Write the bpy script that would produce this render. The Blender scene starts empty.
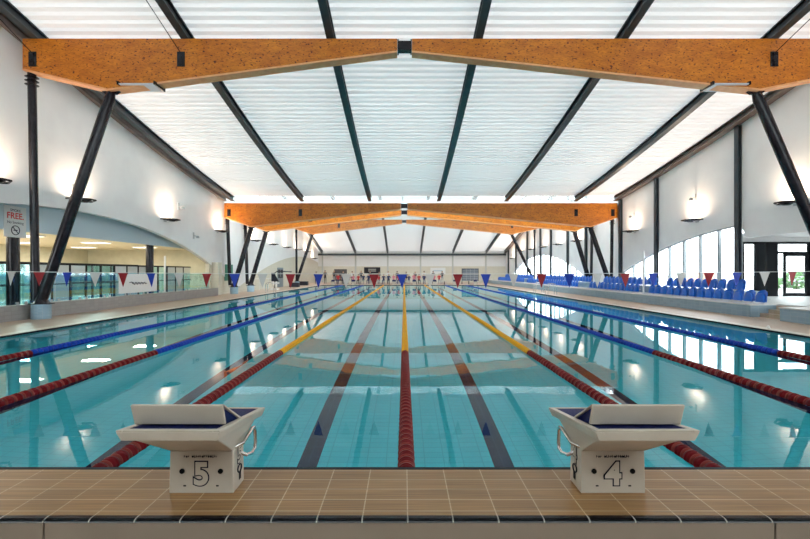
import bpy, bmesh, math, random
from mathutils import Vector, Matrix
random.seed(7)
PI = math.pi
COL = bpy.context.scene.collection
S = bpy.context.scene

# ---------------------------------------------------------------- camera, world, exposure
F = 435.0                       # focal length in pixels of an 810 px wide frame
EYE = 1.64                      # eye height above the water (z = 0)
cd = bpy.data.cameras.new('camera'); cam = bpy.data.objects.new('camera', cd); COL.objects.link(cam)
cam.location = (-0.02, 0, EYE); cam.rotation_euler = (PI/2, 0, 0)
cd.sensor_width = 36; cd.lens = F/810*36; cd.shift_x = 1/810; cd.shift_y = 2.5/810
cd.clip_start = .05; cd.clip_end = 400
S.camera = cam
S.view_settings.view_transform = 'Standard'; S.view_settings.look = 'None'
S.view_settings.gamma = 1; S.view_settings.use_curve_mapping = False
S.view_settings.exposure = 1.05
W = bpy.data.worlds.new('sky'); S.world = W; W.use_nodes = True
bg = W.node_tree.nodes['Background']
bg.inputs[0].default_value = (0.93, 0.97, 1.0, 1); bg.inputs[1].default_value = 4.2
UPLIGHT_W = 38
S.cycles.max_bounces = 12; S.cycles.diffuse_bounces = 5; S.cycles.glossy_bounces = 4
S.cycles.transmission_bounces = 8; S.cycles.transparent_max_bounces = 12
S.cycles.sample_clamp_indirect = 6

# ---------------------------------------------------------------- materials
def mat(name, col, rough=.5, metal=0, spec=.5, emit=None, es=0):
    m = bpy.data.materials.new(name); m.use_nodes = True
    b = m.node_tree.nodes['Principled BSDF']
    b.inputs['Base Color'].default_value = (*col, 1); b.inputs['Roughness'].default_value = rough
    b.inputs['Metallic'].default_value = metal; b.inputs['Specular IOR Level'].default_value = spec
    if emit:
        b.inputs['Emission Color'].default_value = (*emit, 1); b.inputs['Emission Strength'].default_value = es
    return m
def noisy(name, c1, c2, scale=8, rough=.5, stretch=(1,1,1), detail=4, metal=0, bump=0, spec=.5, ramp=(.35,.65)):
    m = mat(name, c1, rough, metal, spec); nt = m.node_tree; b = nt.nodes['Principled BSDF']
    tc = nt.nodes.new('ShaderNodeTexCoord'); mp = nt.nodes.new('ShaderNodeMapping'); mp.inputs['Scale'].default_value = stretch
    n = nt.nodes.new('ShaderNodeTexNoise'); n.inputs['Scale'].default_value = scale; n.inputs['Detail'].default_value = detail
    r = nt.nodes.new('ShaderNodeValToRGB')
    r.color_ramp.elements[0].position = ramp[0]; r.color_ramp.elements[1].position = ramp[1]
    r.color_ramp.elements[0].color = (*c1, 1); r.color_ramp.elements[1].color = (*c2, 1)
    L = nt.links.new
    L(tc.outputs['Object'], mp.inputs[0]); L(mp.outputs[0], n.inputs['Vector']); L(n.outputs[0], r.inputs[0]); L(r.outputs[0], b.inputs['Base Color'])
    if bump:
        bp = nt.nodes.new('ShaderNodeBump'); bp.inputs['Strength'].default_value = bump; bp.inputs['Distance'].default_value = .01
        L(n.outputs[0], bp.inputs['Height']); L(bp.outputs[0], b.inputs['Normal'])
    return m
def tiles(name, c1, c2, grout, w, h, mortar=.004, rough=.35, plane='xy', streak=0, bump=.3, off=(0,0), spec=.5):
    """rectangular tiles laid without offset; plane says which object axes run along width and height"""
    m = mat(name, c1, rough, 0, spec); nt = m.node_tree; b = nt.nodes['Principled BSDF']; L = nt.links.new
    tc = nt.nodes.new('ShaderNodeTexCoord'); sp = nt.nodes.new('ShaderNodeSeparateXYZ'); cb = nt.nodes.new('ShaderNodeCombineXYZ')
    L(tc.outputs['Object'], sp.inputs[0])
    for k, ax in enumerate(plane):
        ad = nt.nodes.new('ShaderNodeMath'); ad.operation = 'ADD'; ad.inputs[1].default_value = off[k]
        L(sp.outputs['xyz'.index(ax)], ad.inputs[0]); L(ad.outputs[0], cb.inputs[k])
    br = nt.nodes.new('ShaderNodeTexBrick'); br.offset = 0; br.squash = 1
    br.inputs['Scale'].default_value = 1; br.inputs['Brick Width'].default_value = w; br.inputs['Row Height'].default_value = h
    br.inputs['Mortar Size'].default_value = mortar; br.inputs['Mortar Smooth'].default_value = .1
    br.inputs['Color1'].default_value = (*c1, 1); br.inputs['Color2'].default_value = (*c2, 1); br.inputs['Mortar'].default_value = (*grout, 1)
    L(cb.outputs[0], br.inputs['Vector'])
    out = br.outputs['Color']
    if streak:
        mp = nt.nodes.new('ShaderNodeMapping'); mp.inputs['Scale'].default_value = (1.2, 45, 45)
        n = nt.nodes.new('ShaderNodeTexNoise'); n.inputs['Scale'].default_value = 1.6; n.inputs['Detail'].default_value = 5
        L(tc.outputs['Object'], mp.inputs[0]); L(mp.outputs[0], n.inputs['Vector'])
        rr = nt.nodes.new('ShaderNodeMapRange'); rr.inputs[1].default_value = .3; rr.inputs[2].default_value = .7
        rr.inputs[3].default_value = 1 - streak; rr.inputs[4].default_value = 1 + streak*.6
        L(n.outputs[0], rr.inputs[0])
        mx = nt.nodes.new('ShaderNodeVectorMath'); mx.operation = 'SCALE'
        L(out, mx.inputs[0]); L(rr.outputs[0], mx.inputs['Scale']); out = mx.outputs[0]
    L(out, b.inputs['Base Color'])
    if bump:
        bp = nt.nodes.new('ShaderNodeBump'); bp.inputs['Strength'].default_value = bump; bp.inputs['Distance'].default_value = .003
        bp.invert = True
        L(br.outputs['Fac'], bp.inputs['Height']); L(bp.outputs[0], b.inputs['Normal'])
    return m
def translucent(name, col, tr, amount, rough=.5):
    m = bpy.data.materials.new(name); m.use_nodes = True; nt = m.node_tree; nt.nodes.clear(); L = nt.links.new
    o = nt.nodes.new('ShaderNodeOutputMaterial'); d = nt.nodes.new('ShaderNodeBsdfDiffuse'); t = nt.nodes.new('ShaderNodeBsdfTranslucent')
    mx = nt.nodes.new('ShaderNodeMixShader'); mx.inputs[0].default_value = amount
    d.inputs[0].default_value = (*col, 1); t.inputs[0].default_value = (*tr, 1)
    L(d.outputs[0], mx.inputs[1]); L(t.outputs[0], mx.inputs[2]); L(mx.outputs[0], o.inputs[0])
    return m
def pane_glass(name, tint, gloss=.08, frost=0):
    m = bpy.data.materials.new(name); m.use_nodes = True; nt = m.node_tree; nt.nodes.clear(); L = nt.links.new
    o = nt.nodes.new('ShaderNodeOutputMaterial'); t = nt.nodes.new('ShaderNodeBsdfTransparent'); g = nt.nodes.new('ShaderNodeBsdfGlossy')
    t.inputs[0].default_value = (*tint, 1); g.inputs['Roughness'].default_value = .03
    mx = nt.nodes.new('ShaderNodeMixShader'); mx.inputs[0].default_value = gloss
    L(t.outputs[0], mx.inputs[1]); L(g.outputs[0], mx.inputs[2])
    L(mx.outputs[0], o.inputs[0])
    return m
M = {}
M['white_wall'] = noisy('painted white panel', (.88,.87,.87), (.91,.905,.90), 1.5, .28)
M['end_wall'] = mat('white wall', (.82,.82,.81), .5)
M['cream'] = tiles('cream blockwork', (.68,.64,.53), (.71,.67,.56), (.60,.57,.48), .4, .2, .006, .6, 'yz', 0, .2)
M['cream_end'] = tiles('cream blockwork end', (.68,.64,.53), (.71,.67,.56), (.60,.57,.48), .4, .2, .006, .6, 'xz', 0, .2)
M['olive'] = noisy('olive paint', (.43,.42,.32), (.48,.47,.36), 2, .6)
M['bulkhead_blue'] = mat('pale blue bulkhead', (.58,.68,.74), .5)
M['grey_tile'] = tiles('grey tile', (.30,.29,.28), (.34,.325,.31), (.24,.235,.23), .25, .125, .004, .4, 'yz')
M['deck'] = tiles('tan deck tile', (.50,.365,.265), (.54,.40,.30), (.44,.34,.26), .25, .12, .005, .4, 'yx', 0, .2)
M['coping'] = noisy('cream coping', (.66,.60,.50), (.72,.66,.57), 12, .45)
M['pooltile'] = tiles('aqua pool tile', (.07,.72,.83), (.085,.75,.86), (.05,.60,.72), .25, .125, .006, .3, 'xy', 0, 0)
M['pooltile_side'] = tiles('aqua pool side tile', (.07,.72,.83), (.085,.75,.86), (.05,.60,.72), .25, .125, .006, .3, 'yz', 0, 0)
M['navy_tile'] = tiles('navy lane tile', (.006,.012,.05), (.008,.016,.06), (.02,.04,.10), .125, .25, .005, .3, 'xy', 0, 0)
M['plat'] = tiles('brown streaked tile', (.345,.18,.062), (.285,.145,.048), (.56,.41,.25), .25, .125, .0035, .30, 'xy', .30, .4, (.0, .024))
M['nosing'] = tiles('black nosing tile', (.004,.004,.006), (.006,.006,.008), (.36,.34,.30), .25, 1, .004, .22, 'xz', 0, .3, (0,.3))
M['bulk_face'] = noisy('beige grp face', (.30,.235,.18), (.33,.26,.20), 3, .5)
M['joint'] = mat('brown joint', (.07,.04,.025), .6)
M['grate'] = mat('dark gutter', (.012,.02,.03), .5)
M['steel'] = noisy('dark painted steel', (.010,.009,.013), (.018,.016,.022), 5, .25)
M['purlin'] = noisy('blue grey steel', (.022,.035,.045), (.035,.05,.06), 3, .4)
M['purlin_brown'] = noisy('brown edge steel', (.10,.075,.065), (.14,.11,.10), 3, .4)
M['lightsteel'] = mat('light steel', (.55,.57,.58), .3, .3)
M['chrome'] = mat('chrome', (.75,.73,.70), .18, 1)
M['ply'] = None
M['pedestal'] = tiles('blue mosaic', (.27,.42,.53), (.33,.49,.60), (.38,.50,.58), .1, .05, .004, .35, 'xz')
M['plinth'] = tiles('blue grey plinth tile', (.22,.33,.42), (.26,.38,.47), (.33,.42,.48), .25, .125, .004, .35, 'yz')
M['plinth_end'] = tiles('blue grey plinth tile end', (.22,.33,.42), (.26,.38,.47), (.33,.42,.48), .25, .125, .004, .35, 'xz')
M['cap'] = mat('pale capping', (.62,.63,.62), .45)
M['seat'] = noisy('blue seat plastic', (.004,.12,.56), (.006,.14,.64), 6, .35)
M['red'] = noisy('dark red float', (.125,.002,.005), (.165,.004,.008), 20, .38)
M['blue'] = noisy('blue float', (.008,.045,.36), (.01,.06,.42), 20, .38)
M['yellow'] = noisy('yellow float', (.75,.36,.015), (.80,.42,.02), 20, .4)
M['disc'] = mat('pale float rim', (.30,.06,.05), .4)
M['cable'] = mat('cable', (.55,.55,.53), .4)
M['flag_red'] = mat('red pennant', (.30,.006,.012), .6)
M['flag_blue'] = mat('blue pennant', (.006,.04,.38), .6)
M['flag_white'] = mat('white pennant', (.60,.56,.53), .6)
M['block'] = noisy('cream grp', (.59,.52,.43), (.63,.56,.47), 6, .42)
M['navy_mat'] = noisy('navy grip', (.006,.010,.075), (.008,.013,.09), 160, .6, bump=.5)
M['ink'] = mat('black ink', (.012,.012,.03), .5)
M['hole'] = mat('black plug', (.006,.006,.008), .5)
M['white_plastic'] = mat('white', (.80,.80,.78), .4)
M['frame'] = mat('black frame', (.015,.017,.02), .35)
M['window_frame'] = mat('grey frame', (.30,.34,.36), .4)
M['glass'] = pane_glass('clear glass', (.93,.97,.97))
M['teal_glass'] = pane_glass('teal glass', (.72,.91,.97), .12)
M['red_ink'] = mat('red ink', (.75,.03,.04), .5)
M['skin'] = noisy('skin', (.55,.33,.23), (.60,.37,.27), 8, .5)
M['dark'] = mat('dark', (.03,.03,.04), .5)
M['green'] = mat('green board', (.02,.16,.10), .5)
M['step'] = tiles('tan step tile', (.42,.33,.24), (.46,.36,.27), (.36,.29,.22), .25, .12, .005, .4, 'xy')
M['roof'] = translucent('white corrugated sheet', (.84,.805,.785), (.80,.86,.88), .07)
M['roof_solid'] = mat('white solid sheet', (.5,.49,.47), .5)
M['lampglass'] = mat('lamp glass', (.9,.85,.7), .3, emit=(1,.86,.66), es=6)
M['panel_light'] = mat('ceiling panel light', (.9,.9,.85), .3, emit=(1,.95,.82), es=1.2)
M['leaf'] = noisy('leaves', (.03,.10,.02), (.08,.20,.04), 5, .7)
M['asphalt'] = noisy('pavement', (.35,.34,.33), (.42,.41,.40), 2, .8)
M['brick'] = tiles('red brick', (.40,.14,.09), (.46,.18,.12), (.5,.45,.4), .22, .07, .01, .7, 'yz')
M['carpaint'] = mat('grey car paint', (.25,.28,.30), .25, .4)

def plywood():
    m = mat('orange lvl timber', (.5,.2,.03), .42); nt = m.node_tree; b = nt.nodes['Principled BSDF']; L = nt.links.new
    tc = nt.nodes.new('ShaderNodeTexCoord')
    def noise(scale, st, det=4):
        mp = nt.nodes.new('ShaderNodeMapping'); mp.inputs['Scale'].default_value = st
        n = nt.nodes.new('ShaderNodeTexNoise'); n.inputs['Scale'].default_value = scale; n.inputs['Detail'].default_value = det
        L(tc.outputs['Object'], mp.inputs[0]); L(mp.outputs[0], n.inputs['Vector']); return n
    def ramp(n, p0, c0, p1, c1):
        r = nt.nodes.new('ShaderNodeValToRGB'); e = r.color_ramp.elements
        e[0].position = p0; e[1].position = p1; e[0].color = (*c0, 1); e[1].color = (*c1, 1); L(n.outputs[0], r.inputs[0]); return r
    base = ramp(noise(2.2, (1, 1, 2.5), 6), .3, (.50,.135,.006), .7, (.70,.23,.012))
    kn = ramp(noise(11, (1, 1, 1.7), 2), .32, (.16,.06,.02), .40, (1,1,1))
    fine = ramp(noise(14, (.6, 1, 3), 3), .3, (.70,.62,.55), .55, (1,1,1))
    def mul(a, bb):
        x = nt.nodes.new('ShaderNodeMix'); x.data_type = 'RGBA'; x.blend_type = 'MULTIPLY'; x.inputs[0].default_value = 1
        L(a, x.inputs[6]); L(bb, x.inputs[7]); return x.outputs[2]
    L(mul(mul(base.outputs[0], kn.outputs[0]), fine.outputs[0]), b.inputs['Base Color'])
    return m
M['ply'] = plywood()

def water():
    m = bpy.data.materials.new('pool water'); m.use_nodes = True; nt = m.node_tree; nt.nodes.clear(); L = nt.links.new
    o = nt.nodes.new('ShaderNodeOutputMaterial'); g = nt.nodes.new('ShaderNodeBsdfRefraction'); gl = nt.nodes.new('ShaderNodeBsdfGlossy'); gl.inputs['Roughness'].default_value = 0
    fz = nt.nodes.new('ShaderNodeFresnel'); fz.inputs[0].default_value = 1.333; pw = nt.nodes.new('ShaderNodeMath'); pw.operation = 'POWER'; pw.inputs[1].default_value = 1.15
    ms = nt.nodes.new('ShaderNodeMixShader'); gl.inputs[0].default_value = (.92,.97,1,1)
    g.inputs['IOR'].default_value = 1.333; g.inputs['Roughness'].default_value = 0.0; g.inputs[0].default_value = (.88,1,1,1)
    tc = nt.nodes.new('ShaderNodeTexCoord'); n = nt.nodes.new('ShaderNodeTexNoise'); n.inputs['Scale'].default_value = 1.3; n.inputs['Detail'].default_value = 2
    bp = nt.nodes.new('ShaderNodeBump'); bp.inputs['Strength'].default_value = .05; bp.inputs['Distance'].default_value = .02
    L(tc.outputs['Object'], n.inputs['Vector']); L(n.outputs[0], bp.inputs['Height']); L(bp.outputs[0], g.inputs['Normal']); L(bp.outputs[0], gl.inputs['Normal']); L(bp.outputs[0], fz.inputs['Normal'])
    L(fz.outputs[0], pw.inputs[0]); L(pw.outputs[0], ms.inputs[0]); L(g.outputs[0], ms.inputs[1]); L(gl.outputs[0], ms.inputs[2]); L(ms.outputs[0], o.inputs[0])
    return m
M['water'] = water()
for k_ in ('red','blue','yellow','disc','ink','hole','grate','navy_mat','navy_tile','frame','dark'):
    M[k_].node_tree.nodes['Principled BSDF'].inputs['Specular IOR Level'].default_value = .12
M['nosing'].node_tree.nodes['Principled BSDF'].inputs['Specular IOR Level'].default_value = .3
M['steel'].node_tree.nodes['Principled BSDF'].inputs['Specular IOR Level'].default_value = .35

# ---------------------------------------------------------------- mesh helpers
class MB:
    """collects shapes of one mesh object"""
    def __init__(s): s.v = []; s.f = []; s.m = []; s.sm = []
    def add(s, vs, fs, mi=0, smooth=False):
        k = len(s.v); s.v += [tuple(v) for v in vs]
        for f in fs: s.f.append([i+k for i in f]); s.m.append(mi); s.sm.append(smooth)
        return s
    def box(s, x0, x1, y0, y1, z0, z1, mi=0):
        vs = [(x,y,z) for z in (z0,z1) for y in (y0,y1) for x in (x0,x1)]
        return s.add(vs, [(0,2,3,1),(4,5,7,6),(0,1,5,4),(2,6,7,3),(0,4,6,2),(1,3,7,5)], mi)
    def hexa(s, bot, top, mi=0):
        """bot and top are four points each, counter-clockwise seen from above"""
        return s.add(list(bot)+list(top), [(3,2,1,0),(4,5,6,7),(0,1,5,4),(1,2,6,5),(2,3,7,6),(3,0,4,7)], mi)
    def bar(s, a, b, w, h, mi=0, up=(0,0,1)):
        a = Vector(a); b = Vector(b); d = (b-a).normalized(); u = Vector(up)
        r = d.cross(u)
        if r.length < 1e-4: r = Vector((1,0,0))
        r.normalize(); u = r.cross(d).normalized()
        q = lambda p: [p - r*w/2 - u*h/2, p + r*w/2 - u*h/2, p + r*w/2 + u*h/2, p - r*w/2 + u*h/2]
        return s.add(q(a)+q(b), [(3,2,1,0),(4,5,6,7),(0,1,5,4),(1,2,6,5),(2,3,7,6),(3,0,4,7)], mi)
    def tube(s, pts, r, n=12, mi=0, cap=True, radii=None):
        pts = [Vector(p) for p in pts]; k = len(s.v); rings = []
        prev = None
        for i, p in enumerate(pts):
            d = (pts[min(i+1, len(pts)-1)] - pts[max(i-1, 0)]).normalized()
            if prev is None:
                a = d.orthogonal().normalized()
            else:
                a = (prev - d*prev.dot(d)).normalized()
            prev = a; b = d.cross(a); rr = radii[i] if radii else r
            rings.append([p + (a*math.cos(2*PI*j/n) + b*math.sin(2*PI*j/n))*rr for j in range(n)])
        vs = [v for R in rings for v in R]; fs = []
        for i in range(len(pts)-1):
            for j in range(n): fs.append((i*n+j, i*n+(j+1)%n, (i+1)*n+(j+1)%n, (i+1)*n+j))
        s.add(vs, fs, mi, True)
        if cap:
            s.add(rings[0], [tuple(reversed(range(n)))], mi); s.add(rings[-1], [tuple(range(n))], mi)
        return s
    def lathe(s, prof, n=24, c=(0,0,0), mi=0, axis='z'):
        vs = []
        for r, h in prof:
            for j in range(n):
                x, y = r*math.cos(2*PI*j/n), r*math.sin(2*PI*j/n)
                p = (x,y,h) if axis == 'z' else ((x,h,y) if axis == 'y' else (h,x,y))
                vs.append((c[0]+p[0], c[1]+p[1], c[2]+p[2]))
        fs = []
        for i in range(len(prof)-1):
            for j in range(n): fs.append((i*n+j, i*n+(j+1)%n, (i+1)*n+(j+1)%n, (i+1)*n+j))
        s.add(vs, fs, mi, True)
        s.add(vs[:n], [tuple(reversed(range(n)))], mi); s.add(vs[-n:], [tuple(range(n))], mi)
        return s
    def prism(s, poly, lo, hi, axis='y', mi=0):
        """poly in the two other axes, extruded along axis"""
        def P(a, b, t): return (a,t,b) if axis == 'y' else ((t,a,b) if axis == 'x' else (a,b,t))
        n = len(poly); vs = [P(a,b,lo) for a,b in poly] + [P(a,b,hi) for a,b in poly]
        fs = [tuple(reversed(range(n))), tuple(range(n,2*n))] + [(i,(i+1)%n,n+(i+1)%n,n+i) for i in range(n)]
        return s.add(vs, fs, mi)
    def build(s, name, mats, parent=None, bevel=0, kind=None, loc=None):
        me = bpy.data.meshes.new(name); me.from_pydata(s.v, [], s.f)
        for m in (mats if isinstance(mats, (list, tuple)) else [mats]): me.materials.append(m)
        me.polygons.foreach_set('material_index', s.m); me.polygons.foreach_set('use_smooth', s.sm)
        bm = bmesh.new(); bm.from_mesh(me); bmesh.ops.remove_doubles(bm, verts=bm.verts, dist=1e-5) if any(s.sm) else None
        bmesh.ops.recalc_face_normals(bm, faces=bm.faces); bm.to_mesh(me); bm.free()
        if any(s.sm):
            try: me.set_sharp_from_angle(angle=math.radians(40))
            except Exception: pass
        o = bpy.data.objects.new(name, me); COL.objects.link(o)
        if parent: o.parent = parent
        if bevel:
            b = o.modifiers.new('bevel', 'BEVEL'); b.width = bevel; b.segments = 2; b.limit_method = 'ANGLE'
        if kind: o['kind'] = kind
        if loc: o.location = loc
        return o
def tag(o, label=None, cat=None, group=None):
    if label: o['label'] = label
    if cat: o['category'] = cat
    if group: o['group'] = group
    return o
def empty(name, loc=(0,0,0), rz=0):
    o = bpy.data.objects.new(name, None); COL.objects.link(o); o.location = loc; o.rotation_euler = (0,0,rz); o.empty_display_size = .1
    return o
def copy_tree(o, parent=None):
    c = o.copy(); COL.objects.link(c)
    if parent: c.parent = parent
    for ch in [x for x in COL.objects if x.parent == o]: copy_tree(ch, c)
    return c
def struct(mb, name, m, **k): return mb.build(name, m, kind='structure', **k)
def text(body, size, m, parent, name, matrix, offset=0, extrude=.0006, align='CENTER', bold=False):
    c = bpy.data.curves.new(name, 'FONT'); c.body = body; c.size = size; c.extrude = extrude; c.offset = offset
    c.align_x = align; c.align_y = 'CENTER'
    t = bpy.data.objects.new(name, c); COL.objects.link(t)
    bpy.context.view_layer.update()
    me = bpy.data.meshes.new_from_object(t.evaluated_get(bpy.context.evaluated_depsgraph_get()))
    bpy.data.objects.remove(t); me.materials.clear(); me.materials.append(m)
    me.transform(matrix)
    o = bpy.data.objects.new(name, me); COL.objects.link(o)
    if parent: o.parent = parent
    return o

# ---------------------------------------------------------------- the hall: sizes
XL, XR = -13.1, 15.5            # inner faces of the side walls
PX = 10.0                       # half width of the pool
Y0, Y1 = 3.03, 53.0             # near and far pool walls
YE = 66.4                       # end wall
DECK = .05
D = 2.0                         # pool depth
def z_roof1(d):                 # underside of the purlins, first roof slope
    t = d - 14.6; return 9.50 - .215*t + .0032*t*t
def z_roof2(d): return 8.1 - .225*(d - 50)
PUR = (-12.45, -7.4, -2.5, 2.5, 7.4, 12.45)
# ---------------------------------------------------------------- pool
struct(MB().add([(-PX,Y0,-D),(PX,Y0,-D),(PX,Y1,-D),(-PX,Y1,-D)], [(0,1,2,3)]), 'pool_floor', M['pooltile'])
struct(MB().box(-PX-.3,-PX,Y0-.3,Y1+.3,-D-.1,-.02), 'pool_wall_left', M['pooltile_side'])
struct(MB().box(PX,PX+.3,Y0-.3,Y1+.3,-D-.1,-.02), 'pool_wall_right', M['pooltile_side'])
struct(MB().box(-PX,PX,Y1,Y1+.3,-D-.1,-.02), 'pool_wall_back', M['pooltile'])
struct(MB().box(-PX,PX,Y0-.3,Y0,-D-.1,-.05), 'pool_wall_front', M['pooltile'])
for i in range(8):
    x = -8.75 + 2.5*i
    mb = MB().box(x-.125, x+.125, Y0+2, Y1-2, -D+.001, -D+.004)
    mb.box(x-.5, x+.5, Y0+1.75, Y0+2, -D+.001, -D+.004); mb.box(x-.5, x+.5, Y1-2, Y1-1.75, -D+.001, -D+.004)
    struct(mb, 'trim_%d' % (i+1), M['navy_tile'])
w = MB().add([(-PX,Y0,0),(PX,Y0,0),(PX,Y1,0),(-PX,Y1,0)], [(0,1,2,3)]).build('pool_water', M['water'])
w['kind'] = 'stuff'; tag(w, 'clear turquoise water filling the lane pool', 'water')
# gutter strip, coping and deck
g = MB()
for s in (-1, 1): g.box(s*PX - .0 if s > 0 else -PX-.03, s*PX+.03 if s > 0 else -PX, Y0, Y1, -.02, .045)
g.box(-PX-.03, PX+.03, Y1, Y1+.03, -.02, .045)
struct(g, 'trim_9', M['grate'])
c = MB()
c.box(-PX-.35,-PX-.03,Y0-.3,Y1+.35,-.02,.052); c.box(PX+.03,PX+.35,Y0-.3,Y1+.35,-.02,.052); c.box(-PX-.03,PX+.03,Y1+.03,Y1+.35,-.02,.052)
struct(c, 'trim_10', M['coping'])
d_ = MB()
d_.box(-26,-PX-.35,-4,YE,-.1,DECK); d_.box(PX+.35,XR+.4,-4,YE,-.1,DECK); d_.box(-PX-.35,PX+.35,Y1+.35,YE,-.1,DECK)
d_.box(-PX-.35,PX+.35,-4,2.36,-.1,0.0)
struct(d_, 'floor', M['deck'])

# ---------------------------------------------------------------- tiled end platform in front of the camera
PT = .28
struct(MB().box(-11.5,11.5,2.43,Y0-.035,0,PT), 'trim_11', M['plat'])
nb = MB(); prof = [(2.386,PT-.017),(2.383,PT-.011),(2.386,PT-.007),(2.393,PT-.002),(2.404,PT+.001),(2.43,PT+.001),(2.43,PT-.017)]
nb.prism(prof, -11.5, 11.5, 'x'); struct(nb, 'trim_12', M['nosing'])
struct(MB().box(-11.5,11.5,Y0-.035,Y0,-.04,PT+.001), 'trim_13', M['grate'])
fb = MB(); xs = [-10,-6,-2.0,2.02,6,10]
ed = [-11.5]+xs+[11.5]
for a, b in zip(ed[:-1], ed[1:]): fb.box(a+.006, b-.006, 2.39, 2.413, 0, PT-.018)
fb.box(-11.5,11.5,2.402,2.414,0,PT-.019, 1)
struct(fb, 'trim_14', [M['bulk_face'], M['joint']])

# ---------------------------------------------------------------- walls
def arch_z(d, crown, z0): return z0 - (.0148 if crown < 56 else .0062)*(d-crown)**2
# left wall: white upper wall with two long low arches, cream blockwork inside the second
def arched_wall(name, x0, x1, d0, d1, crown, zc, floor_z, top, m, n=48, flat=None):
    """wall strip above an arch"""
    mb = MB()
    for i in range(n):
        a = d0 + (d1-d0)*i/n; b = d0 + (d1-d0)*(i+1)/n
        za = max(floor_z, arch_z(a, crown, zc)); zb = max(floor_z, arch_z(b, crown, zc))
        if flat and a < flat[0]-1e-6: za = flat[1]
        if flat and b < flat[0]+1e-6: zb = flat[1]
        mb.add([(x0,a,za),(x1,a,za),(x1,b,zb),(x0,b,zb),(x0,a,top(a)),(x1,a,top(a)),(x1,b,top(b)),(x0,b,top(b))],
               [(0,1,2,3),(4,7,6,5),(0,3,7,4),(1,5,6,2)])
        if i == 0: mb.add([(x0,a,za),(x1,a,za),(x1,a,top(a)),(x0,a,top(a))], [(0,1,2,3)])
        if i == n-1: mb.add([(x0,b,zb),(x1,b,zb),(x1,b,top(b)),(x0,b,top(b))], [(3,2,1,0)])
    return struct(mb, name, m)
t1 = lambda d: z_roof1(d) + .55
t2 = lambda d: z_roof2(d) + .55
arched_wall('wall_left', XL-.25, XL, -4, 33.3, 18, 4.1, 0.0, t1, M['white_wall'])
arched_wall('wall_left_far', XL-.25, XL, 33.3, YE, 57, 3.6, 0.0, t2, M['white_wall'])
struct(MB().box(XL-.3, XL-.04, 29.3, YE, 0, 3.9), 'wall_left_cream', M['cream'])
# right wall, with windows under its arches
arched_wall('wall_right', XR, XR+.25, -4, 33.3, 18.6, 3.87, .5, t1, M['white_wall'], 96, flat=(19.95,3.2))
arched_wall('wall_right_far', XR, XR+.25, 33.3, YE, 50, 3.6, .5, t2, M['white_wall'], 96)
# end wall
mb = MB().box(XL-.3, XR+.3, YE, YE+.2, 2.5, 5.0); struct(mb, 'wall_back', M['end_wall'])
struct(MB().box(XL-.3, XR+.3, YE, YE+.25, 0, 2.5), 'wall_back_cream', M['cream_end'])
pst = MB()
for x in PUR: pst.box(x-.12, x+.12, YE-.12, YE, .05, 4.4)
struct(pst, 'trim_15', mat('grey post', (.55,.56,.52), .5))
struct(MB().box(XL, XR, YE-.3, YE-.05, 4.15, 4.45), 'trim_16', M['purlin'])
# wall behind the camera
struct(MB().box(XL-.3, XR+.3, -4.3, -4, 0, 6.2).box(XL-.3, XR+.3, -4.3, -4, 9.2, 14.6), 'wall_front', mat('grey brown back wall', (.26,.235,.22), .6))
# unseen window band added behind the camera to bring daylight into the hall
mb = MB()
for i in range(15): x = XL + (XR-XL)*i/14; mb.box(x-.06, x+.06, -4.2, -4.08, 6.2, 9.2)
for z in (6.2, 7.6, 9.1): mb.box(XL, XR, -4.2, -4.08, z, z+.1)
wf = struct(mb, 'window_5', M['window_frame'])
MB().box(XL, XR, -4.15, -4.14, 6.2, 9.2).build('window_glass', M['glass'], wf)

# ---------------------------------------------------------------- roof
def corrugated(name, ya, yb, zf, xa, xb, m, pitch=.33, dep=.15):
    mb = MB(); prof = []
    y = ya
    while y < yb - 1e-6:
        for t, h in ((0,0),(.52,0),(.58,dep),(.94,dep)):
            yy = y + pitch*t
            if yy <= yb: prof.append((yy, zf(yy)+.36+h))
        y += pitch
    vs = []; fs = []
    for (yy, zz) in prof: vs += [(xa,yy,zz),(xb,yy,zz)]
    for i in range(len(prof)-1): fs.append((2*i,2*i+1,2*i+3,2*i+2))
    mb.add(vs, fs); return struct(mb, name, m)
corrugated('ceiling', 9.5, 31.6, z_roof1, XL, XR+.1, M['roof'])
corrugated('ceiling_far', 33.6, YE+.1, z_roof2, XL, XR+.1, M['roof'])
struct(MB().add([(XL-.3,-4.3,14.9),(XR+.3,-4.3,14.9),(XR+.3,9.5,z_roof1(9.5)+.38),(XL-.3,9.5,z_roof1(9.5)+.38)], [(0,1,2,3)]), 'ceiling_near', M['roof_solid'])
# clerestory step between the two roof slopes
zl, zh = z_roof1(31.6)+.36, z_roof2(33.6)+.36
fr = MB()
for i in range(56):
    x = XL + (XR-XL)*i/55; fr.box(x-.02, x+.02, 33.53, 33.6, 6.9, zl)
    if i % 5 == 0: fr.box(x-.03, x+.03, 33.53, 33.62, zl, zh); fr.box(x-.03, x+.03, 31.6, 33.55, zl-.02, zl+.05)
fr.box(XL, XR, 33.53, 33.62, zl-.02, zl+.04); fr.box(XL, XR, 33.52, 33.66, zh-.12, zh); fr.box(XL, XR, 33.52, 33.62, 6.86, 6.92)
wf = struct(fr, 'window_1', M['lightsteel'])
MB().box(XL, XR, 33.58, 33.59, zl+.04, zh).box(XL, XR, 31.6, 33.55, zl+.01, zl+.02).build('window_glass', M['glass'], wf)  # the level pane is an added skylight that lights the opal band
MB().box(XL, XR, 33.60, 33.62, 6.9, zl).build('translucent_pane', translucent('white opal pane', (.88,.88,.87), (.85,.87,.88), .4), wf)
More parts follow.
